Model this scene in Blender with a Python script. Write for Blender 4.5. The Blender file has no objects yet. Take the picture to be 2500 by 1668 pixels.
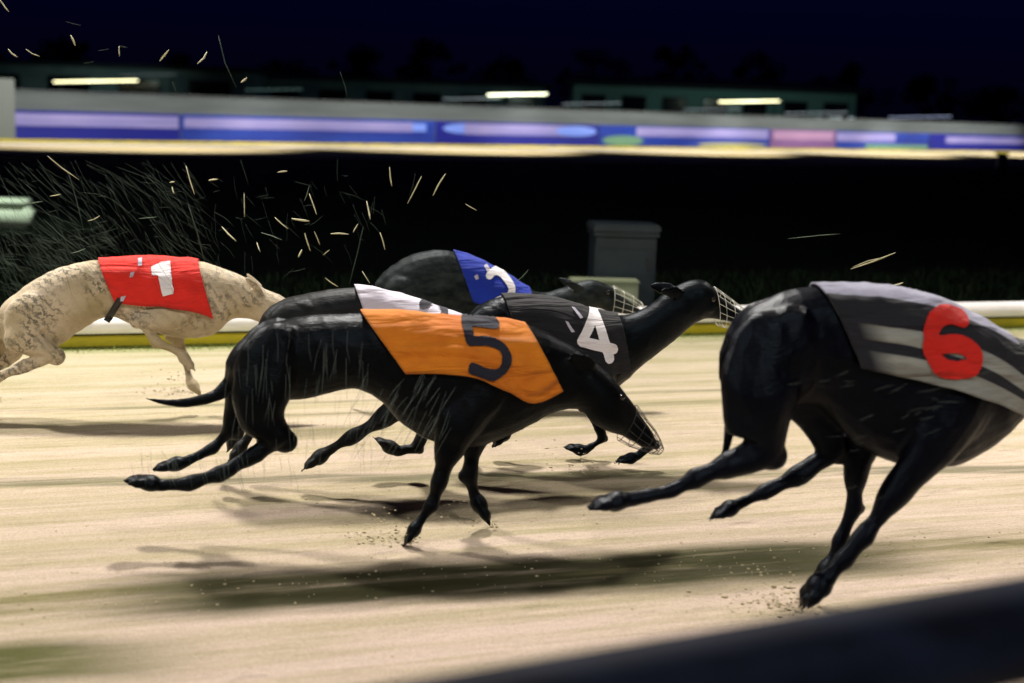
import bpy, bmesh, math, random
from mathutils import Vector, Matrix, noise
from mathutils.bvhtree import BVHTree
random.seed(7)
PI = math.pi
scene = bpy.context.scene
COL = scene.collection

# ------------------------------------------------------------------ camera
F_PX, CX, CY, CAM_H = 3472.0, 1250.0, 834.0, 1.2
PITCH, ROLL = math.radians(9.34), math.radians(2.0)
FWD = Vector((0, math.cos(PITCH), -math.sin(PITCH)))
R0 = Vector((1, 0, 0)); U0 = Vector((0, math.sin(PITCH), math.cos(PITCH)))
RGT = R0 * math.cos(ROLL) + U0 * math.sin(ROLL)
UP = -R0 * math.sin(ROLL) + U0 * math.cos(ROLL)
CAM = Vector((0, 0, CAM_H))
cd = bpy.data.cameras.new('camera'); cam = bpy.data.objects.new('camera', cd); COL.objects.link(cam)
M = Matrix((RGT, UP, -FWD)).transposed().to_4x4(); M.translation = CAM
cam.matrix_world = M
cd.lens = 50; cd.sensor_width = 36; cd.clip_start = 0.05; cd.clip_end = 2000
cd.dof.use_dof = True; cd.dof.focus_distance = 4.6; cd.dof.aperture_fstop = 2.2
scene.camera = cam

# ------------------------------------------------------------------ night sky
w = bpy.data.worlds.new("World"); scene.world = w; w.use_nodes = True
nt = w.node_tree; bg = nt.nodes['Background']
tc = nt.nodes.new('ShaderNodeTexCoord'); sp = nt.nodes.new('ShaderNodeSeparateXYZ'); rp = nt.nodes.new('ShaderNodeValToRGB')
nt.links.new(tc.outputs['Generated'], sp.inputs[0]); nt.links.new(sp.outputs['Z'], rp.inputs[0]); nt.links.new(rp.outputs[0], bg.inputs[0])
rp.color_ramp.elements[0].position = 0.0; rp.color_ramp.elements[0].color = (0.0006, 0.0006, 0.0035, 1)
rp.color_ramp.elements[1].position = 0.09; rp.color_ramp.elements[1].color = (0.0006, 0.0006, 0.0105, 1)
bg.inputs[1].default_value = 1.0

# ------------------------------------------------------------------ floodlights and front fill
def spot(name, loc, aim, watt, size_deg, blend, col, rad):
    ld = bpy.data.lights.new(name, 'SPOT'); ld.energy = watt; ld.spot_size = math.radians(size_deg); ld.spot_blend = blend
    ld.color = col; ld.shadow_soft_size = rad
    o = bpy.data.objects.new(name, ld); COL.objects.link(o); o.location = loc
    o.rotation_euler = (Vector(aim) - Vector(loc)).to_track_quat('-Z', 'Y').to_euler()
    return o
WARM = (1.0, 0.93, 0.84)
for lx, ly, wt in ((-5.2, 6.6, 2450), (-0.6, 7.3, 2350), (4.6, 8.6, 3200)):
    spot('track_floodlight', (lx, ly, 5.5), (lx + 1.0, ly - 3.2, 0), wt, 96, 0.7, WARM, 0.28)
for lx, ly, wt in ((-6.5, -4.0, 1650), (3.2, -3.6, 1550)):
    spot('front_fill_spot', (lx, ly, 7.5), (lx * 0.3, 4.4, 0.2), wt, 56, 0.7, (1.0, 0.95, 0.86), 0.25)  # unseen camera-side spots added as front fill for flanks and jackets
scene.view_settings.view_transform = 'Standard'; scene.view_settings.look = 'None'
scene.view_settings.exposure = 0.0; scene.view_settings.gamma = 1.0

# ------------------------------------------------------------------ helpers
def ray(px, py):
    return FWD + RGT * ((px - CX) / F_PX) - UP * ((py - CY) / F_PX)
def G(px, py, z=0.0):
    d = ray(px, py); t = (z - CAM_H) / d.z
    return CAM + d * t
def at_depth(px, py, depth):
    return CAM + ray(px, py) * depth
def tag(o, label=None, cat=None, group=None, kind=None):
    if label: o['label'] = label
    if cat: o['category'] = cat
    if group: o['group'] = group
    if kind: o['kind'] = kind
    return o
def empty(name, loc, rz=0.0):
    o = bpy.data.objects.new(name, None); COL.objects.link(o); o.location = loc; o.rotation_euler = (0, 0, rz)
    o.empty_display_size = 0.1
    return o
def obj(name, bm, mat, parent=None, smooth=True, loc=None):
    me = bpy.data.meshes.new(name); bm.to_mesh(me); bm.free()
    if smooth:
        for p in me.polygons: p.use_smooth = True
    if mat: me.materials.append(mat)
    o = bpy.data.objects.new(name, me); COL.objects.link(o)
    if parent: o.parent = parent
    if loc is not None: o.location = loc
    return o
def box(bm, x0, x1, y0, y1, z0, z1, mat4=None, bevel=0.0):
    r = bmesh.ops.create_cube(bm, size=1.0)
    S = Matrix.Translation(((x0 + x1) / 2, (y0 + y1) / 2, (z0 + z1) / 2)) @ Matrix.Diagonal((x1 - x0, y1 - y0, z1 - z0, 1))
    bmesh.ops.transform(bm, matrix=S, verts=r['verts'])
    if bevel:
        ed = {e for v in r['verts'] for e in v.link_edges}
        rb = bmesh.ops.bevel(bm, geom=list(ed), offset=bevel, segments=2, affect='EDGES')
        vs = {v for f in rb['faces'] for v in f.verts}
        r = {'verts': list(vs | {v for v in r['verts'] if v.is_valid})}
    if mat4: bmesh.ops.transform(bm, matrix=mat4, verts=[v for v in r['verts'] if v.is_valid])
def tube(bm, pts, rad, seg=8, rads=None):
    pts = [Vector(p) for p in pts]; rings = []
    for i, p in enumerate(pts):
        t = (pts[min(i + 1, len(pts) - 1)] - pts[max(i - 1, 0)]).normalized()
        a = t.cross(Vector((0, 0, 1)))
        if a.length < 1e-3: a = t.cross(Vector((0, 1, 0)))
        a.normalize(); b = t.cross(a)
        r = rads[i] if rads else rad
        rings.append([bm.verts.new(p + (a * math.cos(2 * PI * k / seg) + b * math.sin(2 * PI * k / seg)) * r) for k in range(seg)])
    for A, B in zip(rings, rings[1:]):
        for k in range(seg): bm.faces.new((A[k], A[(k + 1) % seg], B[(k + 1) % seg], B[k]))
    bm.faces.new(rings[0][::-1]); bm.faces.new(rings[-1])

# ------------------------------------------------------------------ materials
def mat(name, base=(0.5, 0.5, 0.5), rough=0.6, spec=0.5, sheen=0.0, emit=None, es=0.0, metal=0.0):
    m = bpy.data.materials.new(name); m.use_nodes = True
    b = m.node_tree.nodes['Principled BSDF']
    b.inputs['Base Color'].default_value = (*base, 1); b.inputs['Roughness'].default_value = rough
    b.inputs['Specular IOR Level'].default_value = spec; b.inputs['Sheen Weight'].default_value = sheen
    b.inputs['Metallic'].default_value = metal
    if emit: b.inputs['Emission Color'].default_value = (*emit, 1); b.inputs['Emission Strength'].default_value = es
    return m
class NB:
    def __init__(s, m): s.t = m.node_tree; s.b = s.t.nodes['Principled BSDF']
    def n(s, ty, **kw):
        x = s.t.nodes.new(ty)
        for k, v in kw.items(): setattr(x, k, v)
        return x
    def l(s, a, b): s.t.links.new(a, b)
    def coord(s, scale=(1, 1, 1), kind='Object', rot=(0, 0, 0)):
        c = s.n('ShaderNodeTexCoord'); mp = s.n('ShaderNodeMapping'); mp.inputs['Scale'].default_value = scale; mp.inputs['Rotation'].default_value = rot
        s.l(c.outputs[kind], mp.inputs[0]); return mp.outputs[0]
    def noise(s, scale, detail=4, rough=0.55, vec=None, dist=0.0):
        x = s.n('ShaderNodeTexNoise'); x.inputs['Scale'].default_value = scale; x.inputs['Detail'].default_value = detail
        x.inputs['Roughness'].default_value = rough; x.inputs['Distortion'].default_value = dist
        if vec is not None: s.l(vec, x.inputs['Vector'])
        return x.outputs['Fac']
    def ramp(s, fac, stops, interp='LINEAR'):
        r = s.n('ShaderNodeValToRGB'); s.l(fac, r.inputs[0]); e = r.color_ramp.elements; r.color_ramp.interpolation = interp
        while len(e) < len(stops): e.new(0.5)
        for i, (p, c) in enumerate(stops):
            e[i].position = p; e[i].color = (*c, 1) if len(c) == 3 else c
        return r.outputs[0]
    def mix(s, fac, a, b, mode='MIX'):
        x = s.n('ShaderNodeMix', data_type='RGBA', blend_type=mode)
        for sock, v in ((x.inputs[0], fac), (x.inputs[6], a), (x.inputs[7], b)):
            if isinstance(v, (int, float)): sock.default_value = v
            elif isinstance(v, tuple): sock.default_value = (*v, 1) if len(v) == 3 else v
            else: s.l(v, sock)
        return x.outputs[2]
    def math(s, op, a, b=None, clamp=False):
        x = s.n('ShaderNodeMath', operation=op, use_clamp=clamp)
        for i, v in enumerate((a, b)):
            if v is None: continue
            if isinstance(v, (int, float)): x.inputs[i].default_value = v
            else: s.l(v, x.inputs[i])
        return x.outputs[0]
    def bump(s, h, strength=0.3, dist=0.01):
        x = s.n('ShaderNodeBump'); x.inputs['Strength'].default_value = strength; x.inputs['Distance'].default_value = dist
        s.l(h, x.inputs['Height']); s.l(x.outputs[0], s.b.inputs['Normal'])
    def color(s, c): s.l(c, s.b.inputs['Base Color'])

def fur(name, dark, light, rough=0.5, scale=9, sheen=0.15):
    m = mat(name, dark, rough * 0.74, 0.125, 0.0); q = NB(m); q.b.inputs['Specular Tint'].default_value = (0.5, 0.66, 0.85, 1)
    v = q.coord((1, 1.4, 2.2))
    q.color(q.ramp(q.noise(scale, 5, 0.6, v), [(0.35, dark), (0.7, light)]))
    h = q.noise(150, 3, 0.7, q.coord((0.35, 1, 1.6)))
    q.bump(q.math('ADD', q.math('MULTIPLY', h, 0.5), q.noise(11, 4, 0.6, q.coord((1, 1, 1)))), 0.5, 0.007)
    return m
FUR_BLACK = fur('black_fur', (0.0002, 0.0004, 0.0006), (0.0016, 0.0026, 0.0036))
FUR_BLUE = fur('slate_fur', (0.004, 0.0055, 0.0055), (0.030, 0.036, 0.034), 0.6, 16, 0.3)
FUR_BROWN = fur('brown_black_fur', (0.0003, 0.0003, 0.0005), (0.0030, 0.0026, 0.0028), 0.5, 8, 0.3)
FUR_GREY = fur('dark_grey_fur', (0.005, 0.005, 0.005), (0.020, 0.019, 0.017), 0.6, 11, 0.3)
FUR_NIGHT = fur('glossy_black_fur', (0.0003, 0.0003, 0.0014), (0.0018, 0.0018, 0.005), 0.45, 6, 0.1)
def brindle():
    m = mat('brindle_fur', (0.5, 0.4, 0.26), 0.65, 0.3, 0.2); q = NB(m)
    v = q.coord((1, 1, 1))
    base = q.ramp(q.noise(5, 4, 0.6, v), [(0.35, (0.34, 0.27, 0.14)), (0.65, (0.56, 0.47, 0.35))])
    wv = q.n('ShaderNodeTexWave', wave_type='BANDS', bands_direction='DIAGONAL'); wv.inputs['Scale'].default_value = 13
    wv.inputs['Distortion'].default_value = 11; wv.inputs['Detail'].default_value = 6; wv.inputs['Detail Scale'].default_value = 3.5; wv.inputs['Detail Roughness'].default_value = 0.75
    q.l(v, wv.inputs['Vector'])
    stripes = q.ramp(wv.outputs['Fac'], [(0.40, (0, 0, 0)), (0.95, (1, 1, 1))])
    patch = q.ramp(q.noise(4.5, 3, 0.6, q.coord((1, 1, 1.2))), [(0.50, (0.12, 0.12, 0.12)), (0.60, (1, 1, 1))])
    f = q.math('MULTIPLY', stripes, patch)
    q.color(q.mix(q.math('MULTIPLY', f, 0.85), base, (0.045, 0.045, 0.035)))
    q.bump(q.noise(150, 3, 0.7, q.coord((0.35, 1, 1.6))), 0.5, 0.006)
    return m
FUR_BRINDLE = brindle()
def cloth(name, c, c2=None, hem=False):
    m = mat(name, c, 0.75, 0.25, 0.12); q = NB(m); c2 = c2 or tuple(x * 0.72 for x in c)
    q.color(q.ramp(q.noise(7, 5, 0.6, q.coord()), [(0.3, c2), (0.65, c)]))
    h1 = q.noise(6, 3, 0.5, q.coord((0.55, 1, 3.2), rot=(0, 0.25, 0)), dist=0.8); h2 = q.noise(520, 2, 0.5, q.coord())
    hgt = q.math('ADD', h1, q.math('MULTIPLY', h2, 0.04))
    if hem:
        uv = q.n('ShaderNodeSeparateXYZ'); q.l(q.n('ShaderNodeTexCoord').outputs['UV'], uv.inputs[0])
        e = q.math('MAXIMUM', q.math('GREATER_THAN', uv.outputs['Y'], 0.955), q.math('MAXIMUM', q.math('LESS_THAN', uv.outputs['X'], 0.022), q.math('GREATER_THAN', uv.outputs['X'], 0.978)))
        q.color(q.mix(q.math('MULTIPLY', e, 0.35), q.b.inputs['Base Color'].links[0].from_socket, tuple(x * 0.4 for x in c)))
        hgt = q.math('ADD', hgt, q.math('MULTIPLY', e, 0.08))
    q.bump(hgt, 0.7, 0.045)
    return m
RED = cloth('red_cloth', (0.74, 0.022, 0.014), hem=True); ORANGE = cloth('orange_cloth', (0.66, 0.21, 0.008), (0.50, 0.12, 0.005), hem=True); BLUE = cloth('blue_cloth', (0.004, 0.028, 0.36), hem=True)
WHITE = cloth('white_cloth', (0.62, 0.60, 0.70), (0.50, 0.49, 0.6), hem=True); BLACKC = cloth('black_cloth', (0.005, 0.006, 0.010))
NUM_WHITE = cloth('white_print', (0.78, 0.76, 0.80), (0.68, 0.66, 0.7)); NUM_DARK = cloth('navy_print', (0.012, 0.014, 0.03)); NUM_RED = cloth('red_print', (0.60, 0.012, 0.006))
def striped():
    m = cloth('striped_cloth', (0.6, 0.6, 0.6)); q = NB(m)
    uv = q.n('ShaderNodeTexCoord').outputs['UV']; s = q.n('ShaderNodeSeparateXYZ'); q.l(uv, s.inputs[0])
    wob = q.math('MULTIPLY', q.math('SUBTRACT', q.noise(3, 2, 0.5, uv), 0.5), 0.05)
    v = q.math('ADD', s.outputs['Y'], wob)
    K, W = (0.008, 0.009, 0.016), (0.27, 0.28, 0.26)
    # v: 0 = spine, 1 = lower edge; the lower stripes start further forward, dark behind
    c = q.ramp(v, [(0.0, (0.34, 0.34, 0.46)), (0.19, K), (0.45, W), (0.62, K), (0.76, W)], 'CONSTANT')
    top = q.ramp(v, [(0.185, (1, 1, 1)), (0.19, (0, 0, 0))])
    u = q.ramp(s.outputs['X'], [(0.10, (0, 0, 0)), (0.24, (1, 1, 1))])
    c = q.mix(q.math('MAXIMUM', top, u), K, c)
    c = q.mix(q.ramp(q.noise(9, 5, 0.7, q.coord((0.4, 1, 3))), [(0.4, (0, 0, 0)), (0.62, (0.8, 0.8, 0.8))]), c, q.mix(1.0, c, (0.5, 0.5, 0.5), 'MULTIPLY'))
    q.color(c); return m
STRIPE = striped()
STRAP = mat('black_strap', (0.01, 0.01, 0.012), 0.5)
WIRE = mat('muzzle_wire', (0.62, 0.62, 0.55), 0.35, 0.6)
EYE = mat('dark_eye', (0.01, 0.006, 0.004), 0.08, 0.8)
NOSE = mat('nose_leather', (0.008, 0.008, 0.009), 0.35)
BADGE = cloth('badge_print', (0.5, 0.48, 0.6))

# ------------------------------------------------------------------ ground
INFIELD = mat('infield_grass', (0.004, 0.007, 0.004), 0.9, 0.05); q = NB(INFIELD)
q.color(q.ramp(q.noise(3, 6, 0.7, q.coord()), [(0.3, (0.0022, 0.0035, 0.0022)), (0.7, (0.006, 0.011, 0.005))]))
q.bump(q.noise(60, 4, 0.7, q.coord()), 0.6, 0.03)
bm = bmesh.new(); bmesh.ops.create_grid(bm, x_segments=2, y_segments=2, size=700)
tag(obj('infield_ground', bm, INFIELD, smooth=False), kind='structure')

RA, RB = G(200, 852), G(2400, 803)                   # inner rail line on the ground
RDIR = (RB - RA); RDIR.z = 0; RDIR.normalize(); RANG = math.atan2(RDIR.y, RDIR.x); RN = Vector((-RDIR.y, RDIR.x, 0))
RORG = RA.copy()
def track_uv(px, py):
    p = G(px, py) - RORG
    return p.dot(RDIR), p.dot(RN)
SAND = mat('track_sand', (0.55, 0.44, 0.3), 0.95, 0.1); q = NB(SAND)
co = q.coord(); sep = q.n('ShaderNodeSeparateXYZ'); q.l(co, sep.inputs[0]); X, Y = sep.outputs['X'], sep.outputs['Y']
far = q.ramp(q.math('MULTIPLY', Y, -0.22), [(0.0, (0.38, 0.40, 0.20)), (0.06, (0.53, 0.465, 0.34)), (0.45, (0.56, 0.46, 0.355)), (1.0, (0.575, 0.455, 0.39))])
st = q.noise(1.0, 5, 0.6, q.coord((0.5, 7.0, 1)))                       # harrow streaks along the track
st2 = q.noise(1.0, 4, 0.6, q.coord((2.0, 30.0, 1)))
fine = q.noise(170, 4, 0.85, q.coord()); mid = q.noise(38, 5, 0.7, q.coord((0.6, 1.3, 1)))
c = q.mix(q.ramp(st, [(0.42, (0, 0, 0)), (0.60, (1, 1, 1))]), far, q.mix(1.0, far, (0.78, 0.82, 0.68), 'MULTIPLY'))
c = q.mix(q.ramp(st2, [(0.52, (0, 0, 0)), (0.75, (1, 1, 1))]), c, q.mix(1.0, c, (0.74, 0.78, 0.64), 'MULTIPLY'))
c = q.mix(q.ramp(fine, [(0.32, (0, 0, 0)), (0.6, (1, 1, 1))]), q.mix(1.0, c, (0.66, 0.66, 0.66), 'MULTIPLY'), c)
# worn band of damp olive sand with weed growing in it, crossing the foreground; dog shadows painted in as well
def stain_shade(c, pts, width, strength, col, nscale=(1.2, 14, 1), lo=0.35, hi=0.6, x0=None, x1=None):
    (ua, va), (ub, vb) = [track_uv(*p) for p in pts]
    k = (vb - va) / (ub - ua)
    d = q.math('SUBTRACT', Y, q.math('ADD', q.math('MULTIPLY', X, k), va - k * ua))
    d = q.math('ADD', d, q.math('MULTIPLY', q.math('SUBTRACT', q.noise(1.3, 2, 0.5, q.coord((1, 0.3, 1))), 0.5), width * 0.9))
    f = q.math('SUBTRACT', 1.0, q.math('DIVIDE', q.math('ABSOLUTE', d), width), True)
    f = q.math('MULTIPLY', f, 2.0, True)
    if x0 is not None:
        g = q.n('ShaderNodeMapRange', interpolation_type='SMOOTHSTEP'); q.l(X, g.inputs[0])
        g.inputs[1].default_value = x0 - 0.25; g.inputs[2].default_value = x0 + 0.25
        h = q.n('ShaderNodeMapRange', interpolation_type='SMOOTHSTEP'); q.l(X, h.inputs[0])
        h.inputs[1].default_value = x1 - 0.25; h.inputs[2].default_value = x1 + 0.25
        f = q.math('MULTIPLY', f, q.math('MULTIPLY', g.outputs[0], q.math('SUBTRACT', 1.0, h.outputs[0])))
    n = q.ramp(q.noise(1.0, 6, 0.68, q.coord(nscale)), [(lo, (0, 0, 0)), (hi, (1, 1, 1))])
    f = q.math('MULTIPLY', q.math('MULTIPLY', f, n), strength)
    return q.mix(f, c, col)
c = stain_shade(c, [(300, 1470), (2300, 1340)], 0.13, 0.75, (0.13, 0.12, 0.035), (1.0, 13, 1), 0.36, 0.60)
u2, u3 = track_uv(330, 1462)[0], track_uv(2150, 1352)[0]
c = stain_shade(c, [(300, 1472), (2300, 1346)], 0.20, 0.94, (0.030, 0.032, 0.011), (0.7, 8, 1), 0.24, 0.48, u2, u3)  # darker middle: shadow of the orange-jacket dog painted over the olive band
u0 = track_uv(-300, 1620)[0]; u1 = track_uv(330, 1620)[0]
c = stain_shade(c, [(0, 1632), (400, 1612)], 0.15, 0.95, (0.07, 0.078, 0.018), (1.2, 9, 1), 0.2, 0.48, u0, u1)
c = stain_shade(c, [(0, 1360), (2400, 1250)], 0.03, 0.25, (0.2, 0.2, 0.08))
c = stain_shade(c, [(0, 1007), (2400, 935)], 0.035, 0.6, (0.10, 0.11, 0.05))  # streaks of dog shadow and moisture painted into the sand colour
c = stain_shade(c, [(0, 1040), (2400, 962)], 0.05, 0.6, (0.13, 0.13, 0.06))
c = stain_shade(c, [(200, 1180), (2400, 1150)], 0.07, 0.7, (0.08, 0.09, 0.04), (0.8, 12, 1), 0.35, 0.55)  # painted streak too: shadow of the middle dogs, with moisture
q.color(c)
vo = q.n('ShaderNodeTexVoronoi'); vo.inputs['Scale'].default_value = 5.5; q.l(q.coord((0.8, 1.3, 1)), vo.inputs['Vector'])
dent = q.math('MULTIPLY', q.ramp(vo.outputs['Distance'], [(0.10, (0, 0, 0)), (0.24, (1, 1, 1))]), 0.55)
hh = q.math('ADD', q.math('ADD', dent, q.math('MULTIPLY', st, 0.5)), q.math('ADD', q.math('MULTIPLY', mid, 0.5), q.math('MULTIPLY', fine, 0.22)))
q.bump(hh, 0.8, 0.025)
bm = bmesh.new()
vs = [bm.verts.new(v) for v in ((-60, -14, 0.004), (80, -14, 0.004), (80, 0.02, 0.004), (-60, 0.02, 0.004))]
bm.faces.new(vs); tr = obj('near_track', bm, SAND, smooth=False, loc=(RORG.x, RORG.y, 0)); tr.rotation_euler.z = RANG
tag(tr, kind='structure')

CLOD = mat('sand_clod', (0.42, 0.35, 0.24), 0.95, 0.1); q = NB(CLOD)
q.color(q.ramp(q.noise(3, 3, 0.6, q.coord()), [(0.35, (0.26, 0.23, 0.13)), (0.65, (0.52, 0.43, 0.31))]))
bm = bmesh.new()
def clod(p, r):
    bmesh.ops.create_icosphere(bm, subdivisions=1, radius=r, matrix=Matrix.Translation(p) @ Matrix.Diagonal((random.uniform(.8, 1.5), random.uniform(.7, 1.2), random.uniform(.4, .8), 1)))
for i in range(420):
    px, py = random.uniform(-100, 2600), random.uniform(860, 1668)
    if random.random() < 0.5: py = 1470 - 0.06 * px + random.gauss(0, 35)
    p = G(px, py); clod(Vector((p.x, p.y, 0.005)), abs(random.gauss(0, 0.0015)) + 0.0010)
for (px, py, n, sx) in ((1000, 1325, 170, .10), (1970, 1485, 240, .12), (1188, 1280, 80, .08), (460, 960, 120, .10), (-20, 990, 90, .14), (1440, 1150, 60, .08)):
    c0 = G(px, py)
    for i in range(n):
        hgt = abs(random.gauss(0, 0.045)) if random.random() < 0.6 else 0.0
        clod(Vector((c0.x - abs(random.gauss(0, sx)) - hgt * 0.8 + 0.03, c0.y + random.gauss(0, sx * .4), 0.006 + hgt)), abs(random.gauss(0, 0.002)) + 0.001)
tag(obj('loose_sand', bm, CLOD, smooth=False), 'loose clods of sand scattered over the track and kicked up at the paws', 'sand', kind='stuff')

# far side of the oval: sand strip between the infield and the advertising fence
FA, FB = G(0, 346), G(2500, 373)
NA, NBp = G(0, 377), G(2500, 410)
def ext(a, b, t): return a + (b - a) * t
SAND2 = mat('far_sand', (0.62, 0.50, 0.30), 0.95, 0.1); q = NB(SAND2)
q.color(q.ramp(q.noise(0.6, 4, 0.6, q.coord((0.4, 3, 1))), [(0.35, (0.32, 0.27, 0.13)), (0.65, (0.42, 0.34, 0.22))]))
bm = bmesh.new()
vs = [bm.verts.new(Vector((p.x, p.y, 0.004))) for p in (ext(NA, NBp, -0.7), ext(NA, NBp, 1.25), ext(FA, FB, 1.25), ext(FA, FB, -0.7))]
bm.faces.new(vs); tag(obj('far_track', bm, SAND2, smooth=False), kind='structure')

# ------------------------------------------------------------------ inner running rail
WPAINT = mat('white_rail_paint', (0.80, 0.78, 0.80), 0.35, 0.5); q = NB(WPAINT)
q.color(q.ramp(q.noise(12, 5, 0.6, q.coord((0.3, 1, 1))), [(0.35, (0.78, 0.77, 0.77)), (0.55, (0.90, 0.88, 0.90))]))
YPAINT = mat('yellow_paint', (0.42, 0.34, 0.01), 0.5); q = NB(YPAINT)
q.color(q.ramp(q.noise(9, 5, 0.6, q.coord((0.3, 1, 1))), [(0.35, (0.34, 0.30, 0.012)), (0.6, (0.55, 0.46, 0.012))]))
DARKM = mat('dark_metal', (0.02, 0.022, 0.025), 0.5)
root = empty('inner_rail', (RORG.x, RORG.y, 0), RANG)
tag(root, 'low white running rail with a yellow kick board along the inside of the track', 'rail')
bm = bmesh.new(); prof = []
for k in range(9):
    a = PI * k / 8; prof.append((0.045 * math.cos(a), 0.118 + 0.045 * math.sin(a)))
prof += [(-0.045, 0.078), (0.045, 0.078)]
def extrude(bm, prof, xs):
    rings = [[bm.verts.new((x, y, z)) for y, z in prof] for x in xs]
    for A, B in zip(rings, rings[1:]):
        for k in range(len(prof)): bm.faces.new((A[k], B[k], B[(k + 1) % len(prof)], A[(k + 1) % len(prof)]))
    bm.faces.new(rings[0]); bm.faces.new(rings[-1][::-1])
extrude(bm, prof, [-12, 0, 12, 24])
r_ = obj('rail_cap', bm, WPAINT, root, smooth=True)
bm = bmesh.new(); box(bm, -12, 24, -0.012, 0.012, 0.012, 0.062); obj('kick_board', bm, YPAINT, root, smooth=False)
for i in range(-6, 13):
    bm = bmesh.new(); box(bm, i * 1.9 - 0.02, i * 1.9 + 0.02, 0.013, 0.043, 0.0, 0.0775); obj('rail_bracket', bm, DARKM, root, smooth=False)

# ------------------------------------------------------------------ grass verge beyond the rail
GR = mat('verge_grass', (0.03, 0.07, 0.02), 0.7, 0.3, 0.0); q = NB(GR)
oi = q.n('ShaderNodeTexCoord'); q.color(q.ramp(q.noise(2.5, 3, 0.6, q.coord()), [(0.35, (0.006, 0.016, 0.006)), (0.65, (0.018, 0.040, 0.012))]))
bm = bmesh.new()
for i in range(26000):
    x = random.uniform(-5, 9); y = 0.08 + random.random() ** 1.8 * 2.6
    hgt = random.uniform(0.03, 0.085) * (1.5 if random.random() < 0.05 else 1)
    if x < 0.4 and random.random() < 0.35: hgt *= random.uniform(1.4, 2.6)
    a = random.uniform(0, 2 * PI); wd = 0.0025; lx, ly = random.gauss(0, 0.025), random.gauss(0, 0.02)
    c0 = Vector((x, y, 0)); s = Vector((math.cos(a), math.sin(a), 0)) * wd
    v = [bm.verts.new(c0 - s), bm.verts.new(c0 + s), bm.verts.new(c0 + Vector((lx * .4, ly * .4, hgt * .6)) + s * .7), bm.verts.new(c0 + Vector((lx * .4, ly * .4, hgt * .6)) - s * .7), bm.verts.new(c0 + Vector((lx, ly, hgt)))]
    bm.faces.new((v[0], v[1], v[2], v[3])); bm.faces.new((v[3], v[2], v[4]))
o = obj('verge_grass', bm, GR, smooth=False, loc=(RORG.x, RORG.y, 0)); o.rotation_euler.z = RANG
tag(o, 'dark green grass growing behind the white running rail', 'grass', kind='stuff')
bm = bmesh.new()
for i in range(9000):
    x = random.uniform(-5, 9); y = -abs(random.gauss(0, 0.05)) - 0.016
    hgt = random.uniform(0.01, 0.028); a = random.uniform(0, 2 * PI); s = Vector((math.cos(a), math.sin(a), 0)) * 0.002
    c0 = Vector((x, y, 0.004)); 
    v = [bm.verts.new(c0 - s), bm.verts.new(c0 + s), bm.verts.new(c0 + Vector((random.gauss(0, .01), random.gauss(0, .01), hgt)))]
    bm.faces.new(v)
GR2 = mat('rail_foot_grass', (0.20, 0.24, 0.05), 0.8, 0.2)
o = obj('rail_foot_grass', bm, GR2, smooth=False, loc=(RORG.x, RORG.y, 0)); o.rotation_euler.z = RANG
tag(o, 'short yellow green grass at the foot of the yellow kick board', 'grass', kind='stuff')

# ------------------------------------------------------------------ advertising fence on the far side
FD = FB - FA; FLEN = FD.length; FANG = math.atan2(FD.y, FD.x)
GREY = mat('grey_fence', (0.22, 0.24, 0.25), 0.8, 0.2); q = NB(GREY)
q.color(q.ramp(q.noise(0.5, 5, 0.65, q.coord((0.5, 1, 7))), [(0.3, (0.052, 0.066, 0.075)), (0.7, (0.10, 0.115, 0.125))]))
root = empty('perimeter_fence', (FA.x, FA.y, 0), FANG)
tag(root, 'long grey perimeter fence standing behind the blue advertising boards', 'fence')
bm = bmesh.new(); box(bm, -22, FLEN * 1.2, 0, 0.06, 0.02, 1.2); obj('fence_panel', bm, GREY, root, smooth=False)
bm = bmesh.new(); box(bm, -22, FLEN * 1.2, -0.03, 0.09, 1.2, 1.225); obj('top_rail', bm, GREY, root, smooth=False)
GREYP = mat('pale_pillar', (0.12, 0.14, 0.14), 0.8)
def far_x(px):                                        # distance along the fence of a picture column
    d = ray(px, 300); a = math.atan2(d.x, d.y)
    # intersect with fence line in plan
    dx, dy = d.x, d.y; ex, ey = FD.x / FLEN, FD.y / FLEN
    det = dx * (-ey) - dy * (-ex)
    t = (FA.x * (-ey) - FA.y * (-ex)) / det
    return (t * dx - FA.x) * ex + (t * dy - FA.y) * ey
x1 = far_x(34)
bm = bmesh.new(); box(bm, x1 - 0.65, x1, -0.1, -0.035, 0.0, 1.46, bevel=0.02); obj('pillar', bm, GREYP, root, smooth=False)
for i in range(-9, 24):
    bm = bmesh.new(); box(bm, i * 2.4 - 0.04, i * 2.4 + 0.04, 0.065, 0.12, 0, 1.2); obj('fence_post', bm, DARKM, root, smooth=False)
def panelmat(name, c0, c1):
    m = mat(name, c0, 0.5, 0.4); q = NB(m)
    q.color(q.ramp(q.noise(0.35, 5, 0.6, q.coord((1, 1, 12))), [(0.35, c0), (0.65, c1)])); return m
NAVY = panelmat('navy_board', (0.004, 0.006, 0.16), (0.006, 0.012, 0.22)); MIDB = panelmat('blue_board', (0.006, 0.018, 0.20), (0.010, 0.04, 0.30))
LILAC = panelmat('pale_lettering', (0.13, 0.13, 0.36), (0.24, 0.22, 0.46)); SKYB = panelmat('light_blue_print', (0.10, 0.18, 0.62), (0.16, 0.25, 0.7))
GREENP = panelmat('green_print', (0.08, 0.18, 0.13), (0.12, 0.24, 0.16)); PINKP = panelmat('pink_print', (0.10, 0.05, 0.17), (0.18, 0.09, 0.24)); OLIVEP = panelmat('olive_print', (0.22, 0.23, 0.12), (0.28, 0.28, 0.15))
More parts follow.
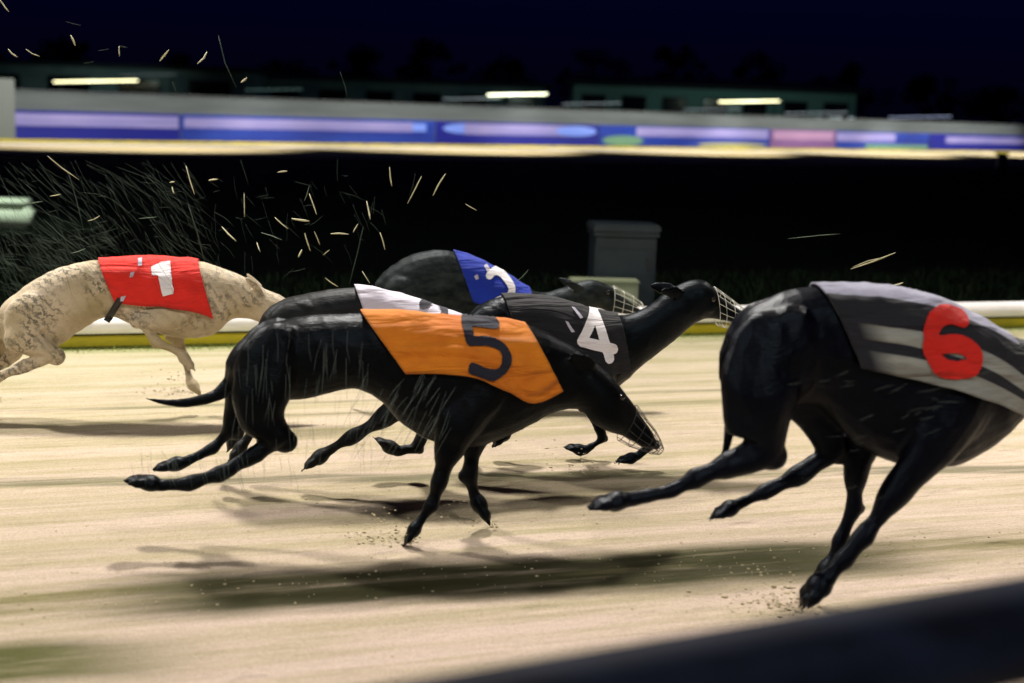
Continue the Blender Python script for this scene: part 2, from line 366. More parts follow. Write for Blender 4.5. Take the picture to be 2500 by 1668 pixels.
def disc(bm, cx, cz, rx, rz, y):
    vs = [bm.verts.new((cx + rx * math.cos(2 * PI * k / 32), y, cz + rz * math.sin(2 * PI * k / 32))) for k in range(32)]
    bm.faces.new(vs)
def adboard(pa, pb, mt, label, prints):
    xa, xb = far_x(pa) - 0.01, far_x(pb) - 0.02
    e = Vector((math.cos(FANG), math.sin(FANG), 0)); o = empty('advertising_board', FA * 1 + e * xa - Vector((0, 0, FA.z)), FANG)
    tag(o, label, 'advertising board', 'advertising boards fixed along the far fence')
    L = xb - xa
    bm = bmesh.new(); box(bm, 0, L, -0.03, -0.004, 0.07, 0.74); obj('panel', bm, mt, o, smooth=False)
    for k, (kind, a, b, z0, z1, m2) in enumerate(prints):
        bm = bmesh.new(); y = -0.034 - 0.004 * k
        if kind == 'band': box(bm, a * L, b * L, y, y + 0.003, z0, z1)
        else:
            disc(bm, (a + b) / 2 * L, (z0 + z1) / 2, (b - a) / 2 * L, (z1 - z0) / 2, y)
        obj({'band': 'lettering_band', 'disc': 'round_print'}[kind], bm, m2, o, smooth=False)
adboard(-500, 440, NAVY, 'navy blue advertising board with one pale band, leftmost on the far fence', [('band', 0.02, 0.995, 0.38, 0.67, LILAC)])
adboard(442, 1062, MIDB, 'mid blue advertising board with a pale band, second from the left', [('band', 0.01, 0.9, 0.40, 0.66, LILAC), ('band', 0.90, 0.96, 0.42, 0.64, SKYB)])
adboard(1064, 1460, NAVY, 'blue advertising board with round prints at both ends of its pale band', [('disc', 0.04, 0.3, 0.38, 0.68, SKYB), ('band', 0.16, 0.86, 0.36, 0.68, LILAC), ('disc', 0.72, 0.99, 0.36, 0.68, SKYB)])
adboard(1462, 1880, MIDB, 'blue advertising board with a green blob below its pale band on the far fence', [('band', 0.2, 0.99, 0.40, 0.70, LILAC), ('disc', -0.18 + 0.2, 0.24, 0.08, 0.42, GREENP), ('disc', 0.55, 0.98, 0.09, 0.24, OLIVEP)])
adboard(1882, 2042, PINKP, 'narrow advertising board printed pink and mauve on the far fence', [('band', 0.05, 0.95, 0.38, 0.68, panelmat('rose_print', (0.24, 0.14, 0.27), (0.3, 0.18, 0.32)))])
adboard(2044, 2270, MIDB, 'light blue advertising board between the pink board and the dark marker post', [('band', 0.0, 0.62, 0.36, 0.68, LILAC), ('band', 0.3, 0.99, 0.10, 0.26, GREENP)])
adboard(2272, 2700, NAVY, 'navy advertising board with a lilac band at the right end of the far fence', [('band', 0.08, 0.98, 0.36, 0.62, LILAC)])
root = empty('far_kerb', (FA.x, FA.y, 0), FANG)
tag(root, 'yellow and white kerb under the blue advertising boards', 'kerb')
bm = bmesh.new(); box(bm, -22, FLEN * 1.2, -0.16, -0.06, 0.004, 0.062); obj('yellow_kerb', bm, YPAINT, root, smooth=False)
bm = bmesh.new(); box(bm, -22, FLEN * 1.2, -1.9, -1.5, 0.008, 0.022); obj('white_line_board', bm, WPAINT, root, smooth=False)
p = G(2444, 412); root = empty('marker_post', (p.x, p.y, 0), 0)
tag(root, 'small dark marker post on the edge of the far track', 'post')
bm = bmesh.new(); box(bm, -0.13, 0.13, -0.1, 0.1, 0, 0.38, bevel=0.02); obj('post_body', bm, DARKM, root, smooth=False)
bm = bmesh.new(); box(bm, -0.17, 0.17, -0.13, 0.13, 0.382, 0.43, bevel=0.01); obj('post_cap', bm, DARKM, root, smooth=False)

# far floodlights washing the far track and its boards
fd = Vector((math.cos(FANG), math.sin(FANG), 0)); fn = Vector((-fd.y, fd.x, 0))
for k in range(-1, 5):
    b = FA + fd * (k * 9.5 + 2); b.z = 0
    spot('far_floodlight', b - fn * 5.5 + Vector((0, 0, 6.0)), b - fn * 0.6, 4600 + 500 * k, 84, 0.35, (1.0, 0.95, 0.85), 0.2)

# ------------------------------------------------------------------ buildings, lamps and trees beyond the fence
WALLD = mat('dim_wall', (0.2, 0.3, 0.33), 0.8); q = NB(WALLD)
q.color(q.ramp(q.noise(0.4, 4, 0.6, q.coord()), [(0.3, (0.12, 0.2, 0.24)), (0.7, (0.3, 0.42, 0.4))]))
ROOFD = mat('dark_roof', (0.012, 0.015, 0.02), 0.8); GLASSD = mat('dark_window', (0.006, 0.008, 0.012), 0.15)
def building(pxa, pxb, pytop, dist, label, wall=WALLD, pitch=0.0, nwin=5):
    A = at_depth(pxa, 240, dist); B = at_depth(pxb, 240, dist); top = at_depth((pxa + pxb) / 2, pytop, dist).z
    W = B.x - A.x; o = empty('grandstand_block', (A.x, A.y, 0), 0); tag(o, label, 'building')
    bm = bmesh.new(); box(bm, 0, W, 0, 8, 0, top - 0.35); obj('wall', bm, wall, o, smooth=False)
    bm = bmesh.new()
    pr = [(-0.8, top - 0.345), (8.6, top - 0.345), (8.6, top - 0.1), (3.9, top + pitch), (-0.8, top - 0.1)]
    a = [bm.verts.new((-0.5, y, z)) for y, z in pr]; b = [bm.verts.new((W + 0.5, y, z)) for y, z in pr]
    for k in range(5): bm.faces.new((a[k], b[k], b[(k + 1) % 5], a[(k + 1) % 5]))
    bm.faces.new(a); bm.faces.new(b[::-1]); obj('roof', bm, ROOFD, o, smooth=False)
    for k in range(nwin):
        x = W * (k + 0.5) / nwin; ww = W / nwin * 0.3
        bm = bmesh.new(); box(bm, x - ww, x + ww, -0.05, -0.003, 1.1, top - 0.9); f = obj('window', bm, ROOFD, o, smooth=False)
        bm = bmesh.new(); box(bm, x - ww + 0.08, x + ww - 0.08, -0.07, -0.053, 1.18, top - 0.98); obj('pane', bm, GLASSD, f, smooth=False)
    return o
building(-260, 600, 148, 84, 'low dark building with a flat roof at the left behind the fence')
building(640, 1330, 190, 92, 'low dim building behind the middle of the fence', nwin=6)
building(1400, 2090, 205, 88, 'greenish dim grandstand building at the right behind the fence', mat('teal_wall', (0.22, 0.42, 0.38), 0.8), 0.35, 7)
def strip(pa, pb, py, thick, dist, col, es, label):
    A = at_depth(pa, py, dist); B = at_depth(pb, py + (pb - pa) * -0.015, dist); L = (B - A).length
    o = empty('strip_lamp', A); ang = (B - A).normalized(); tag(o, label, 'lamp', 'strip lamps in the dark beyond the fence')
    r = thick * 0.55 / F_PX * dist / 2; es *= 1.5
    bm = bmesh.new(); tube(bm, [Vector((0, 0, 0)), B - A], r, 10); obj('tube_light', bm, mat('lamp_glow', (0.9, 0.9, 0.8), emit=col, es=es), o)
    bm = bmesh.new(); tube(bm, [Vector((-0.1, 0.02, r * 1.6)), B - A + Vector((0.1, 0.02, r * 1.6))], r * 0.8, 6); obj('lamp_housing', bm, DARKM, o)
    gl = A.z
    for t in (0.08, 0.92):
        p = (B - A) * t
        bm = bmesh.new(); box(bm, p.x - 0.03, p.x + 0.03, 0.06, 0.12, -gl, p.z + r); obj('lamp_post', bm, DARKM, o, smooth=False)
def lamp_throw(px, py, aimx, aimy, w_):
    a = at_depth(px, py - 40, 77); b = at_depth(aimx, aimy, 92); spot('building_light', a, b, w_, 120, 0.9, (0.7, 1.0, 0.9), 0.4)
lamp_throw(230, 200, 200, 200, 130); lamp_throw(1262, 232, 1000, 235, 220); lamp_throw(1830, 249, 1800, 250, 300)
YEL = (1.0, 0.95, 0.55); PALE = (0.8, 0.95, 1.0)
strip(131, 336, 200, 6, 78, YEL, 3.0, 'longest bright yellow strip lamp, far left above the fence')
strip(1190, 1336, 232, 6.5, 78, (0.95, 1.0, 0.7), 3.5, 'bright pale yellow strip lamp above the middle of the fence')
strip(1755, 1903, 249, 6, 78, YEL, 3.0, 'bright yellow strip lamp in front of the greenish grandstand')
strip(1082, 1222, 242, 2.2, 78, PALE, 0.5, 'thin faint strip lamp just left of the middle bright lamp')
strip(1373, 1515, 254, 2.2, 78, PALE, 0.45, 'thin faint strip lamp just right of the middle bright lamp')
strip(1668, 1808, 268, 2, 78, PALE, 0.4, 'thin faint strip lamp below the right bright lamp')
strip(1915, 2068, 277, 2.4, 78, PALE, 0.45, 'thin faint strip lamp right of the right bright lamp')
strip(2170, 2322, 287, 3.0, 78, (0.6, 0.7, 1.0), 0.6, 'faint bluish strip lamp at the far right above the fence')
strip(290, 430, 184, 1.8, 78, PALE, 0.15, 'hair thin dim strip lamp above the longest yellow lamp')
strip(600, 738, 220, 1.8, 78, (0.5, 0.9, 0.8), 0.22, 'hair thin dim green strip lamp on the low dim building')
for a, b in ((1942, 1956), (1973, 2006), (2021, 2056), (2071, 2084)):
    strip(a, b, 288, 4, 78, PALE, 0.5, 'short faint lamp in a row of four close over the fence')
LEAF = mat('night_foliage', (0.012, 0.02, 0.010), 0.8, 0.1); BARK = mat('bark', (0.02, 0.016, 0.012), 0.9)
TREES = [(-60, 120), (170, 95), (420, 128), (700, 150), (880, 118), (1040, 92), (1220, 140), (1440, 128), (1640, 110), (1850, 135), (2060, 158), (2260, 190), (2430, 215), (2620, 200)]
for i, (px, py) in enumerate(TREES):
    d = 118 + (i * 37) % 19; b = at_depth(px, 300, d); top = at_depth(px, py, d).z; wpx = random.uniform(3.2, 4.6)
    o = empty('night_tree', (b.x, b.y, 0)); wh = ['tall', 'broad', 'low', 'ragged'][i % 4]
    tag(o, 'dark bushy tree silhouetted against the night sky beyond the buildings', 'tree', 'trees beyond the buildings')
    bm = bmesh.new(); tube(bm, [(0, 0, 0), (0.1, 0, top * 0.4), (0, 0.1, top * 0.8)], 0.2, 8, [0.3, 0.22, 0.08])
    for k in range(5):
        a = 2 * PI * k / 5; tube(bm, [(0.05, 0, top * 0.35), (math.cos(a) * 1.6, math.sin(a) * 1.6, top * 0.65)], 0.1, 6, [0.12, 0.03])
    obj('trunk', bm, BARK, o)
    bm = bmesh.new(); cl = []
    for k in range(26):
        a = random.uniform(0, 2 * PI); h = random.uniform(0.32, 0.95); rr = wpx * math.sin(PI * min(0.97, (h - 0.2) / 0.82)) * random.uniform(0.2, 0.95)
        cl.append((Vector((math.cos(a) * rr, math.sin(a) * rr, h * top)), random.uniform(0.5, 1.1)))
    for c0, r in cl:
        for j in range(70):
            v = Vector((random.gauss(0, 1), random.gauss(0, 1), random.gauss(0, 0.8))).normalized() * r * random.uniform(0.4, 1.05) + c0
            s = random.uniform(0.10, 0.22); a1 = Vector((random.gauss(0, 1), random.gauss(0, 1), random.gauss(0, 1))).normalized() * s; a2 = a1.orthogonal().normalized() * s * 0.6
            bm.faces.new([bm.verts.new(v - a1), bm.verts.new(v + a2), bm.verts.new(v + a1), bm.verts.new(v - a2)])
    obj('crown', bm, LEAF, o, smooth=False)

# ------------------------------------------------------------------ things standing on the infield
TEAL = mat('teal_cabinet', (0.035, 0.06, 0.075), 0.6); q = NB(TEAL)
q.color(q.ramp(q.noise(8, 5, 0.6, q.coord()), [(0.3, (0.010, 0.020, 0.028)), (0.7, (0.018, 0.034, 0.041))]))
PALEBOX = mat('pale_box', (0.22, 0.27, 0.17), 0.7); q = NB(PALEBOX)
q.color(q.ramp(q.noise(6, 5, 0.6, q.coord()), [(0.3, (0.24, 0.28, 0.17)), (0.7, (0.34, 0.38, 0.24))]))
def stand_at(px, py): p = G(px, py); return Vector((p.x, p.y, 0))
p = stand_at(1512, 756); S = (p - CAM).length / F_PX
top = at_depth(1512, 541, (p - CAM).dot(FWD)).z
o = empty('control_cabinet', p, math.radians(6)); tag(o, 'dark teal metal cabinet with an overhanging lid on the infield', 'cabinet')
hw = 74 * S
bm = bmesh.new(); box(bm, -hw, hw, -0.13, 0.13, 0, top - 0.075, bevel=0.006); obj('cabinet_body', bm, TEAL, o, smooth=False)
bm = bmesh.new(); box(bm, -hw - 0.012, hw + 0.012, -0.15, 0.15, top - 0.0745, top - 0.05, bevel=0.004); obj('lid_rim', bm, TEAL, o, smooth=False)
bm = bmesh.new(); box(bm, -hw - 0.018, hw + 0.018, -0.16, 0.16, top - 0.0495, top, bevel=0.01); obj('lid', bm, TEAL, o, smooth=False)
bm = bmesh.new(); box(bm, -hw + 0.02, hw - 0.02, -0.139, -0.131, 0.05, top - 0.15, bevel=0.003); dr = obj('door', bm, TEAL, o, smooth=False)
bm = bmesh.new(); box(bm, hw - 0.06, hw - 0.045, -0.155, -0.1395, top * 0.5, top * 0.5 + 0.07, bevel=0.003); obj('handle', bm, DARKM, dr, smooth=False)
p = stand_at(1470, 772); S = (p - CAM).length / F_PX; top = at_depth(1470, 679, (p - CAM).dot(FWD)).z
o = empty('pale_case', p, math.radians(4)); tag(o, 'pale green grey case low in front of the dark teal cabinet', 'case')
bm = bmesh.new(); box(bm, -82 * S, 82 * S, -0.07, 0.07, 0, top - 0.02, bevel=0.006); obj('case_body', bm, PALEBOX, o, smooth=False)
bm = bmesh.new(); box(bm, -84 * S, 84 * S, -0.075, 0.075, top - 0.0195, top, bevel=0.006); obj('case_lid', bm, PALEBOX, o, smooth=False)
p = stand_at(10, 552); S = (p - CAM).length / F_PX; top = at_depth(10, 482, (p - CAM).dot(FWD)).z
o = empty('infield_box', p, 0); tag(o, 'pale rounded box on the dark infield at the left edge', 'box')
PB2 = mat('pale_box_far', (0.55, 0.64, 0.5), 0.7)
bm = bmesh.new(); box(bm, -120 * S, 66 * S, -0.12, 0.12, 0, top - 0.07, bevel=0.03); obj('box_body', bm, PB2, o)
bm = bmesh.new(); box(bm, -120 * S, 58 * S, -0.13, 0.13, top - 0.0695, top, bevel=0.02); obj('box_lid', bm, PB2, o)
spot('box_fill_spot', (-3.5, 9.5, 4.5), (p.x, p.y, 0.1), 1300, 20, 0.8, (0.9, 1.0, 0.85), 0.1)  # unseen spot added only to brighten the pale box

# ------------------------------------------------------------------ greyhounds
def cr(p0, p1, p2, p3, t):
    return 0.5 * ((2 * p1) + (p2 - p0) * t + (2 * p0 - 5 * p1 + 4 * p2 - p3) * t * t + (3 * p1 - p0 - 3 * p2 + p3) * t ** 3)
def loft(bm, secs, sub=4, seg=24, sup=1.0):
    """secs: (top Vector, bottom Vector, width) in dog space, lateral axis = y"""
    out = []
    n = len(secs)
    for i in range(n - 1):
        a, b, c, d = secs[max(i - 1, 0)], secs[i], secs[i + 1], secs[min(i + 2, n - 1)]
        for k in range(sub):
            t = k / sub; out.append(tuple(cr(a[j], b[j], c[j], d[j], t) for j in range(3)))
    out.append(secs[-1])
    rings = []
    for tp, bt, wd in out:
        c = (tp + bt) / 2; h = (tp - bt) / 2
        ring = []
        for k in range(seg):
            f = 2 * PI * k / seg; cf, sf = math.cos(f), math.sin(f)
            lat = wd / 2 * sf * (1 + 0.10 * cf)
            ring.append(bm.verts.new(c + h * cf + Vector((0, lat, 0))))
        rings.append(ring)
    for A, B in zip(rings, rings[1:]):
        for k in range(seg): bm.faces.new((A[k], A[(k + 1) % seg], B[(k + 1) % seg], B[k]))
    bm.faces.new(rings[0][::-1]); bm.faces.new(rings[-1])
def limb(bm, pts, latk=0.5, sub=3):
    """pts: (Vector, r)"""
    secs = []
    n = len(pts)
    for i, (p, r) in enumerate(pts):
        t = (pts[min(i + 1, n - 1)][0] - pts[max(i - 1, 0)][0]); t.y = 0; t.normalize()
        up = Vector((-t.z, 0, t.x)); wd = 2 * min(r, 0.018 + r * 0.42)
        if i == 0:
            for s, e in ((0.2, 1.0), (0.7, 0.7)): secs.append((p - t * r * e + up * r * s, p - t * r * e - up * r * s, wd * s))
        secs.append((p + up * r, p - up * r, wd))
        if i == n - 1:
            for s, e in ((0.75, 0.6), (0.25, 1.0)): secs.append((p + t * r * e + up * r * s, p + t * r * e - up * r * s, wd * s))
    loft(bm, secs, sub, 16)
def ellipsoid(bm, c, dirv, a, b, cw):
    dirv = dirv.normalized(); up = Vector((-dirv.z, 0, dirv.x)); m = Matrix((dirv * a, Vector((0, cw, 0)), up * b)).transposed().to_4x4(); m.translation = c
    bmesh.ops.create_uvsphere(bm, u_segments=12, v_segments=8, radius=1.0, matrix=m)

class Dog:
    def __init__(s, name, anchor, head_deg, label):
        s.A = G(*anchor); th = math.radians(head_deg); s.h = Vector((math.cos(th), math.sin(th), 0)); s.n = Vector((-math.sin(th), math.cos(th), 0)); s.th = th
        s.root = empty('greyhound', (s.A.x, s.A.y, 0), th); tag(s.root, label, 'greyhound', 'greyhounds racing along the track'); s.bm = bmesh.new(); s.torso = None
    def L(s, px, py, off=0.0):
        d = ray(px, py); t = ((s.A - CAM).dot(s.n) + off) / d.dot(s.n); P = CAM + d * t - s.A
        return Vector((P.dot(s.h), off, P.z + s.A.z))
    def body(s, st):
        secs = [(s.L(a, b), s.L(c, d), w_) for a, b, c, d, w_ in st]; loft(s.bm, secs)
        s.st = secs
    def leg(s, off, pts, paw=None):
        P0 = [(s.L(x, y, off * (0.75 if i == 0 else 1.0)), r) for i, (x, y, r) in enumerate(pts)]; P = []
        for i, (p, r) in enumerate(P0):
            if i and max(r, P0[i - 1][1]) < 0.045 and (p - P0[i - 1][0]).length > 0.05:
                P.append(((p + P0[i - 1][0]) / 2, min(r, P0[i - 1][1]) * 0.86))
            P.append((p, r))
        limb(s.bm, P)
        for i in range(1, len(P0) - 1):
            (a, _), (p, r), (b, _) = P0[i - 1], P0[i], P0[i + 1]
            if r > 0.05: continue
            d1, d2 = (p - a).normalized(), (b - p).normalized()
            if d1.angle(d2) > 0.35:
                o_ = (d1 - d2).normalized(); ellipsoid(s.bm, p + o_ * r * 0.5, o_, r * 0.85, r * 0.8, r * 0.62)
        if paw:
            a = P[-1][0]; b = s.L(paw[0], paw[1], off); dv = (b - a); ln = dv.length; dv.normalize(); r = P[-1][1] * 1.3; ln = max(ln, 0.062)
            ellipsoid(s.bm, a + dv * ln * 0.35, dv, ln * 0.5, r * 1.05, r * 1.25)
            for k in range(4):
                yo = (k - 1.5) * r * 0.62
                ellipsoid(s.bm, a + dv * ln * (0.85 if k in (1, 2) else 0.72) + Vector((0, yo, 0)), dv, ln * 0.3, r * 0.62, r * 0.42)
                nb = a + dv * ln * (1.15 if k in (1, 2) else 1.0) + Vector((0, yo, -r * 0.2)); ellipsoid(s.bm, nb, dv, 0.012, 0.005, 0.004)
    def tail(s, pts):
        limb(s.bm, [(s.L(x, y, 0), r) for x, y, r in pts])
    def blob(s, px, py, off, a, b, cw, ang=0):
        for sg in (-1, 1):
            c = s.L(px, py, 0); c.y = off * sg; ellipsoid(s.bm, c, Vector((math.cos(math.radians(ang)), 0, math.sin(math.radians(ang)))), a, b, cw)
    def ear(s, base, tip, wd=0.03, off=0.038):
        for sg in (-1, 1):
            a, b = s.L(*base), s.L(*tip); a.y = sg * off; b.y = sg * (off + 0.03); dv = b - a; up = Vector((-dv.z, 0, dv.x)).normalized()
            secs = []
            for t, k in ((-.1, .5), (0.2, 1.0), (0.6, 0.85), (0.9, 0.45), (1.0, 0.15)):
                c = a + dv * t; secs.append((c + up * wd * k * .8, c - up * wd * k * .8, 0.013))
            loft(s.bm, secs, 2, 10)
    def finish(s, material, voxel=0.0048):
        me = bpy.data.meshes.new('tmp'); s.bm.to_mesh(me); s.bm.free(); t = bpy.data.objects.new('tmp', me); COL.objects.link(t)
        m = t.modifiers.new('r', 'REMESH'); m.mode = 'VOXEL'; m.voxel_size = voxel; m2 = t.modifiers.new('s', 'SMOOTH'); m2.factor = 0.5; m2.iterations = 5
        dg = bpy.context.evaluated_depsgraph_get(); ev = t.evaluated_get(dg); me2 = bpy.data.meshes.new_from_object(ev)
        bpy.data.objects.remove(t); me2.name = 'body'
        # low-relief muscles and ribs
        nrm = [v.normal.copy() for v in me2.vertices]
        for v, nv_ in zip(me2.vertices, nrm):
            c = v.co.copy(); d = noise.noise(Vector((c.x * 9, c.y * 6, c.z * 13))) * 0.005 - abs(noise.noise(Vector((c.x * 17 + c.z * 9, c.y * 6, c.z * 11 - c.x * 5)))) * 0.0045
            v.co = c + nv_ * d
        me2.materials.clear(); me2.materials.append(material)
        for p in me2.polygons: p.use_smooth = True
        o = bpy.data.objects.new('body', me2); COL.objects.link(o); o.parent = s.root; s.bodyo = o
        s.bvh = BVHTree.FromPolygons([v.co.copy() for v in me2.vertices], [tuple(p.vertices) for p in me2.polygons])
    def jacket(s, st, material, nu=64, nv=56, off=0.009, seed=0, fold=0.006):
        n = len(st); C = []
        S3 = []
        for (tx, ty, ex, ey, cf) in st:
            tp, ed = s.L(tx, ty), s.L(ex, ey); c = tp + (ed - tp) * cf; S3.append((tp, c, math.acos(max(-0.97, -(1 - cf) / cf))))
        grid = []
        for i in range(nu + 1):
            u = i / nu * (n - 1); k = min(int(u), n - 2); t = u - k
            a, b, c_, d = S3[max(k - 1, 0)], S3[k], S3[k + 1], S3[min(k + 2, n - 1)]
            tp, c, ph = (cr(a[j], b[j], c_[j], d[j], t) for j in range(3))
            upv = tp - c; R = upv.length; upv.normalize(); row = []
            for j in range(nv + 1):
                f = (j / nv * 2 - 1) * ph; dv = upv * math.cos(f) + Vector((0, -math.sin(f) * -1, 0)); dv.normalize()
                hit = s.bvh.ray_cast(c + dv * (R * 1.25 + 0.05), -dv, R * 1.3 + 0.05)
                r = (hit[0] - c).dot(dv) if hit[0] else R
                row.append([c, dv, r])
            grid.append(row)
        R = [[g[2] for g in row] for row in grid]
        for it in range(6):
            Q = [r[:] for r in R]
            for i in range(nu + 1):
                for j in range(nv + 1):
                    acc = [Q[x][y] for x in (i - 1, i, i + 1) for y in (j - 1, j, j + 1) if 0 <= x <= nu and 0 <= y <= nv]
                    R[i][j] = max(sum(acc) / len(acc), grid[i][j][2])
        bm = bmesh.new(); uvl = bm.loops.layers.uv.new('UVMap'); V = []
        for i in range(nu + 1):
            row = []
            for j in range(nv + 1):
                c, dv, _ = grid[i][j]; u, v = i / nu, abs(j / nv * 2 - 1)
                side = 1 if j > nv / 2 else -1
                wv = math.sin(v * 24 + u * 5 + side + seed + 3.5 * noise.noise(Vector((u * 2.2, v * 2.2, seed)))) * 0.5 + 0.5
                amp = fold * (0.1 + min(v, 0.8)) * min(1, 2.4 * abs(noise.noise(Vector((u * 1.8 + seed, v * 2, 1.7)))))
                flare = 0.006 * max(0, v - 0.85) / 0.15
                row.append(bm.verts.new(c + dv * (R[i][j] + off + wv * amp + flare)))
            V.append(row)
        for i in range(nu):
            for j in range(nv):
                f = bm.faces.new((V[i][j], V[i + 1][j], V[i + 1][j + 1], V[i][j + 1]))
                for lp, (a, b) in zip(f.loops, ((i, j), (i + 1, j), (i + 1, j + 1), (i, j + 1))): lp[uvl].uv = (a / nu, abs(b / nv * 2 - 1))
        bmesh.ops.recalc_face_normals(bm, faces=bm.faces)
        o = obj('racing_jacket', bm, material, s.root); m = o.modifiers.new('t', 'SOLIDIFY'); m.thickness = 0.004; m.offset = 0
        s.jk = o; me = o.data; s.jb = BVHTree.FromPolygons([v.co.copy() for v in me.vertices], [tuple(p.vertices) for p in me.polygons])
        return o
    def lay(s, name, polys, material, bvh=None, gap=0.0065, off=-0.09, parent=None, cuts=3):
        """prints a flat shape (picture outline, px) on the jacket's near side"""
        bm = bmesh.new()
        for poly in polys:
            vs = [bm.verts.new(s.L(x, y, off)) for x, y in poly]; f = bm.faces.new(vs)
        bmesh.ops.triangulate(bm, faces=bm.faces[:])
        for it in range(6):
            le = [e for e in bm.edges if e.calc_length() > 0.009]
            if not le: break
            bmesh.ops.subdivide_edges(bm, edges=le, cuts=1); bmesh.ops.triangulate(bm, faces=bm.faces[:])
        bmesh.ops.remove_doubles(bm, verts=bm.verts[:], dist=0.0002)
        bad = []
        for v in bm.verts:
            h = (bvh or s.jb).ray_cast(Vector((v.co.x, -1.0, v.co.z)), Vector((0, 1, 0)), 2.0)
            if h[0] is None or h[0].y > 0.03: bad.append(v)
            else:
                nrm = h[1] if h[1].y < 0 else -h[1]; v.co = h[0] + nrm * gap
        bmesh.ops.delete(bm, geom=bad, context='VERTS')
        if not bm.faces: bm.free(); return None
        return obj(name, bm, material, parent or s.jk)
    def stroke(s, name, lines, wpx, material, gap=0.0068, off=-0.09):
        h = 0.0016; w2 = wpx / F_PX * (s.A - CAM).dot(FWD) / 2; segs = []
        for ln in lines:
            if len(ln) > 4:
                for _ in range(2): ln = [ln[0]] + [p for a, b in zip(ln, ln[1:]) for p in ((a[0] * .75 + b[0] * .25, a[1] * .75 + b[1] * .25), (a[0] * .25 + b[0] * .75, a[1] * .25 + b[1] * .75))] + [ln[-1]]
            P = [s.L(x, y, off) for x, y in ln]; P = [(p.x, p.z) for p in P]; segs += list(zip(P, P[1:]))
        xs = [p[0] for g in segs for p in g]; zs = [p[1] for g in segs for p in g]
        x0, z0 = min(xs) - w2 * 1.5, min(zs) - w2 * 1.5; nx, nz = int((max(xs) + w2 * 1.5 - x0) / h) + 1, int((max(zs) + w2 * 1.5 - z0) / h) + 1
        def inside(x, z):
            for (ax, az), (bx, bz) in segs:
                dx, dz = bx - ax, bz - az; t = max(0, min(1, ((x - ax) * dx + (z - az) * dz) / (dx * dx + dz * dz + 1e-9)))
                if (x - ax - t * dx) ** 2 + (z - az - t * dz) ** 2 < w2 * w2: return True
            return False
        bm = bmesh.new(); vs = {}
        def V(i, j):
            if (i, j) not in vs:
                hit = s.jb.ray_cast(Vector((x0 + i * h, -1, z0 + j * h)), Vector((0, 1, 0)), 2)
                if hit[0] is None or hit[0].y > 0.04: vs[(i, j)] = None
                else:
                    n = hit[1] if hit[1].y < 0 else -hit[1]; vs[(i, j)] = bm.verts.new(hit[0] + n * gap)
            return vs[(i, j)]
        for i in range(nx):
            for j in range(nz):
                if inside(x0 + (i + .5) * h, z0 + (j + .5) * h):
                    c = [V(i, j), V(i + 1, j), V(i + 1, j + 1), V(i, j + 1)]
                    if all(c): bm.faces.new(c)
        return obj(name, bm, material, s.jk)
    def eye(s, px, py):
        for sg in (-1, 1):
            c = s.L(px, py); h = s.bvh.ray_cast(Vector((c.x, sg, c.z)), Vector((0, -sg, 0)), 2)
            if h[0]:
                bm = bmesh.new(); bmesh.ops.create_uvsphere(bm, u_segments=16, v_segments=10, radius=0.0095); obj('eye', bm, EYE, s.root, loc=h[0] + Vector((0, sg * -0.003, 0)))
    def nose(s, px, py, r=0.014):
        bm = bmesh.new(); ellipsoid(bm, s.L(px, py), Vector((1, 0, -0.3)), r, r * 0.8, r * 0.9); obj('nose', bm, NOSE, s.root)
    def muzzle(s, sts, material=None):
        """wire basket round the jaws: sts = (top px, bottom px, width)"""
        bm = bmesh.new(); T = [(s.L(a, b), s.L(c, d), w_) for a, b, c, d, w_ in sts]; seg = 14; rings = []
        for tp, bt, wd in T:
            c = (tp + bt) / 2; h = (tp - bt) / 2
            rings.append([c + h * math.cos(2 * PI * k / seg) + Vector((0, wd / 2 * math.sin(2 * PI * k / seg), 0)) for k in range(seg)])
        for r in rings: tube(bm, r + [r[0]], 0.0011, 5)
        for k in range(seg): tube(bm, [r[k] for r in rings], 0.0009, 5)
        mz = obj('wire_muzzle', bm, material or WIRE, s.root)
        # strap behind the ears
        return mz
    def strap(s, pa, pb, wpx=12, material=None):
        bm = bmesh.new(); A, B = s.L(*pa), s.L(*pb); dv = (B - A).normalized(); nrm = Vector((-dv.z, 0, dv.x)) * 0.012; vs = []
        N = 14
        for i in range(N + 1):
            c = A + (B - A) * i / N; row = []
            for sg in (-1, 1):
                p = c + nrm * sg; h = s.bvh.ray_cast(Vector((p.x, -1, p.z)), Vector((0, 1, 0)), 2)
                y = h[0].y - 0.012 if h[0] and h[0].y < 0.05 else -0.03
                row.append(bm.verts.new((p.x, y, p.z)))
            vs.append(row)
        for a, b in zip(vs, vs[1:]): bm.faces.new((a[0], a[1], b[1], b[0]))
        o = obj('girth_strap', bm, material or STRAP, s.root); m = o.modifiers.new('t', 'SOLIDIFY'); m.thickness = 0.004
        return o

HD = 10
# --- trap 1: fawn brindle, red jacket
d = Dog('g', (400, 1025), HD, 'fawn brindle greyhound in the red jacket numbered 1, farthest left'); D1 = d
d.body([(-12, 795, 20, 850, .05), (5, 745, 75, 870, .13), (62, 698, 140, 850, .165), (135, 657, 200, 805, .16), (220, 637, 262, 775, .14), (300, 631, 315, 792, .15),
        (380, 630, 385, 815, .175), (450, 633, 455, 828, .185), (512, 642, 525, 815, .165), (565, 662, 565, 782, .13), (610, 685, 600, 780, .105), (645, 702, 628, 785, .10),
        (682, 718, 655, 795, .11), (712, 740, 682, 802, .09), (742, 768, 718, 808, .05), (770, 793, 755, 815, .036), (782, 806, 776, 816, .02)])
d.leg(-.065, [(80, 775, .085), (60, 835, .075), (120, 868, .045), (60, 893, .026), (-5, 922, .02)], (-50, 948))
d.leg(.065, [(50, 790, .08), (15, 860, .055), (-30, 905, .028), (-60, 950, .018)], (-95, 975))
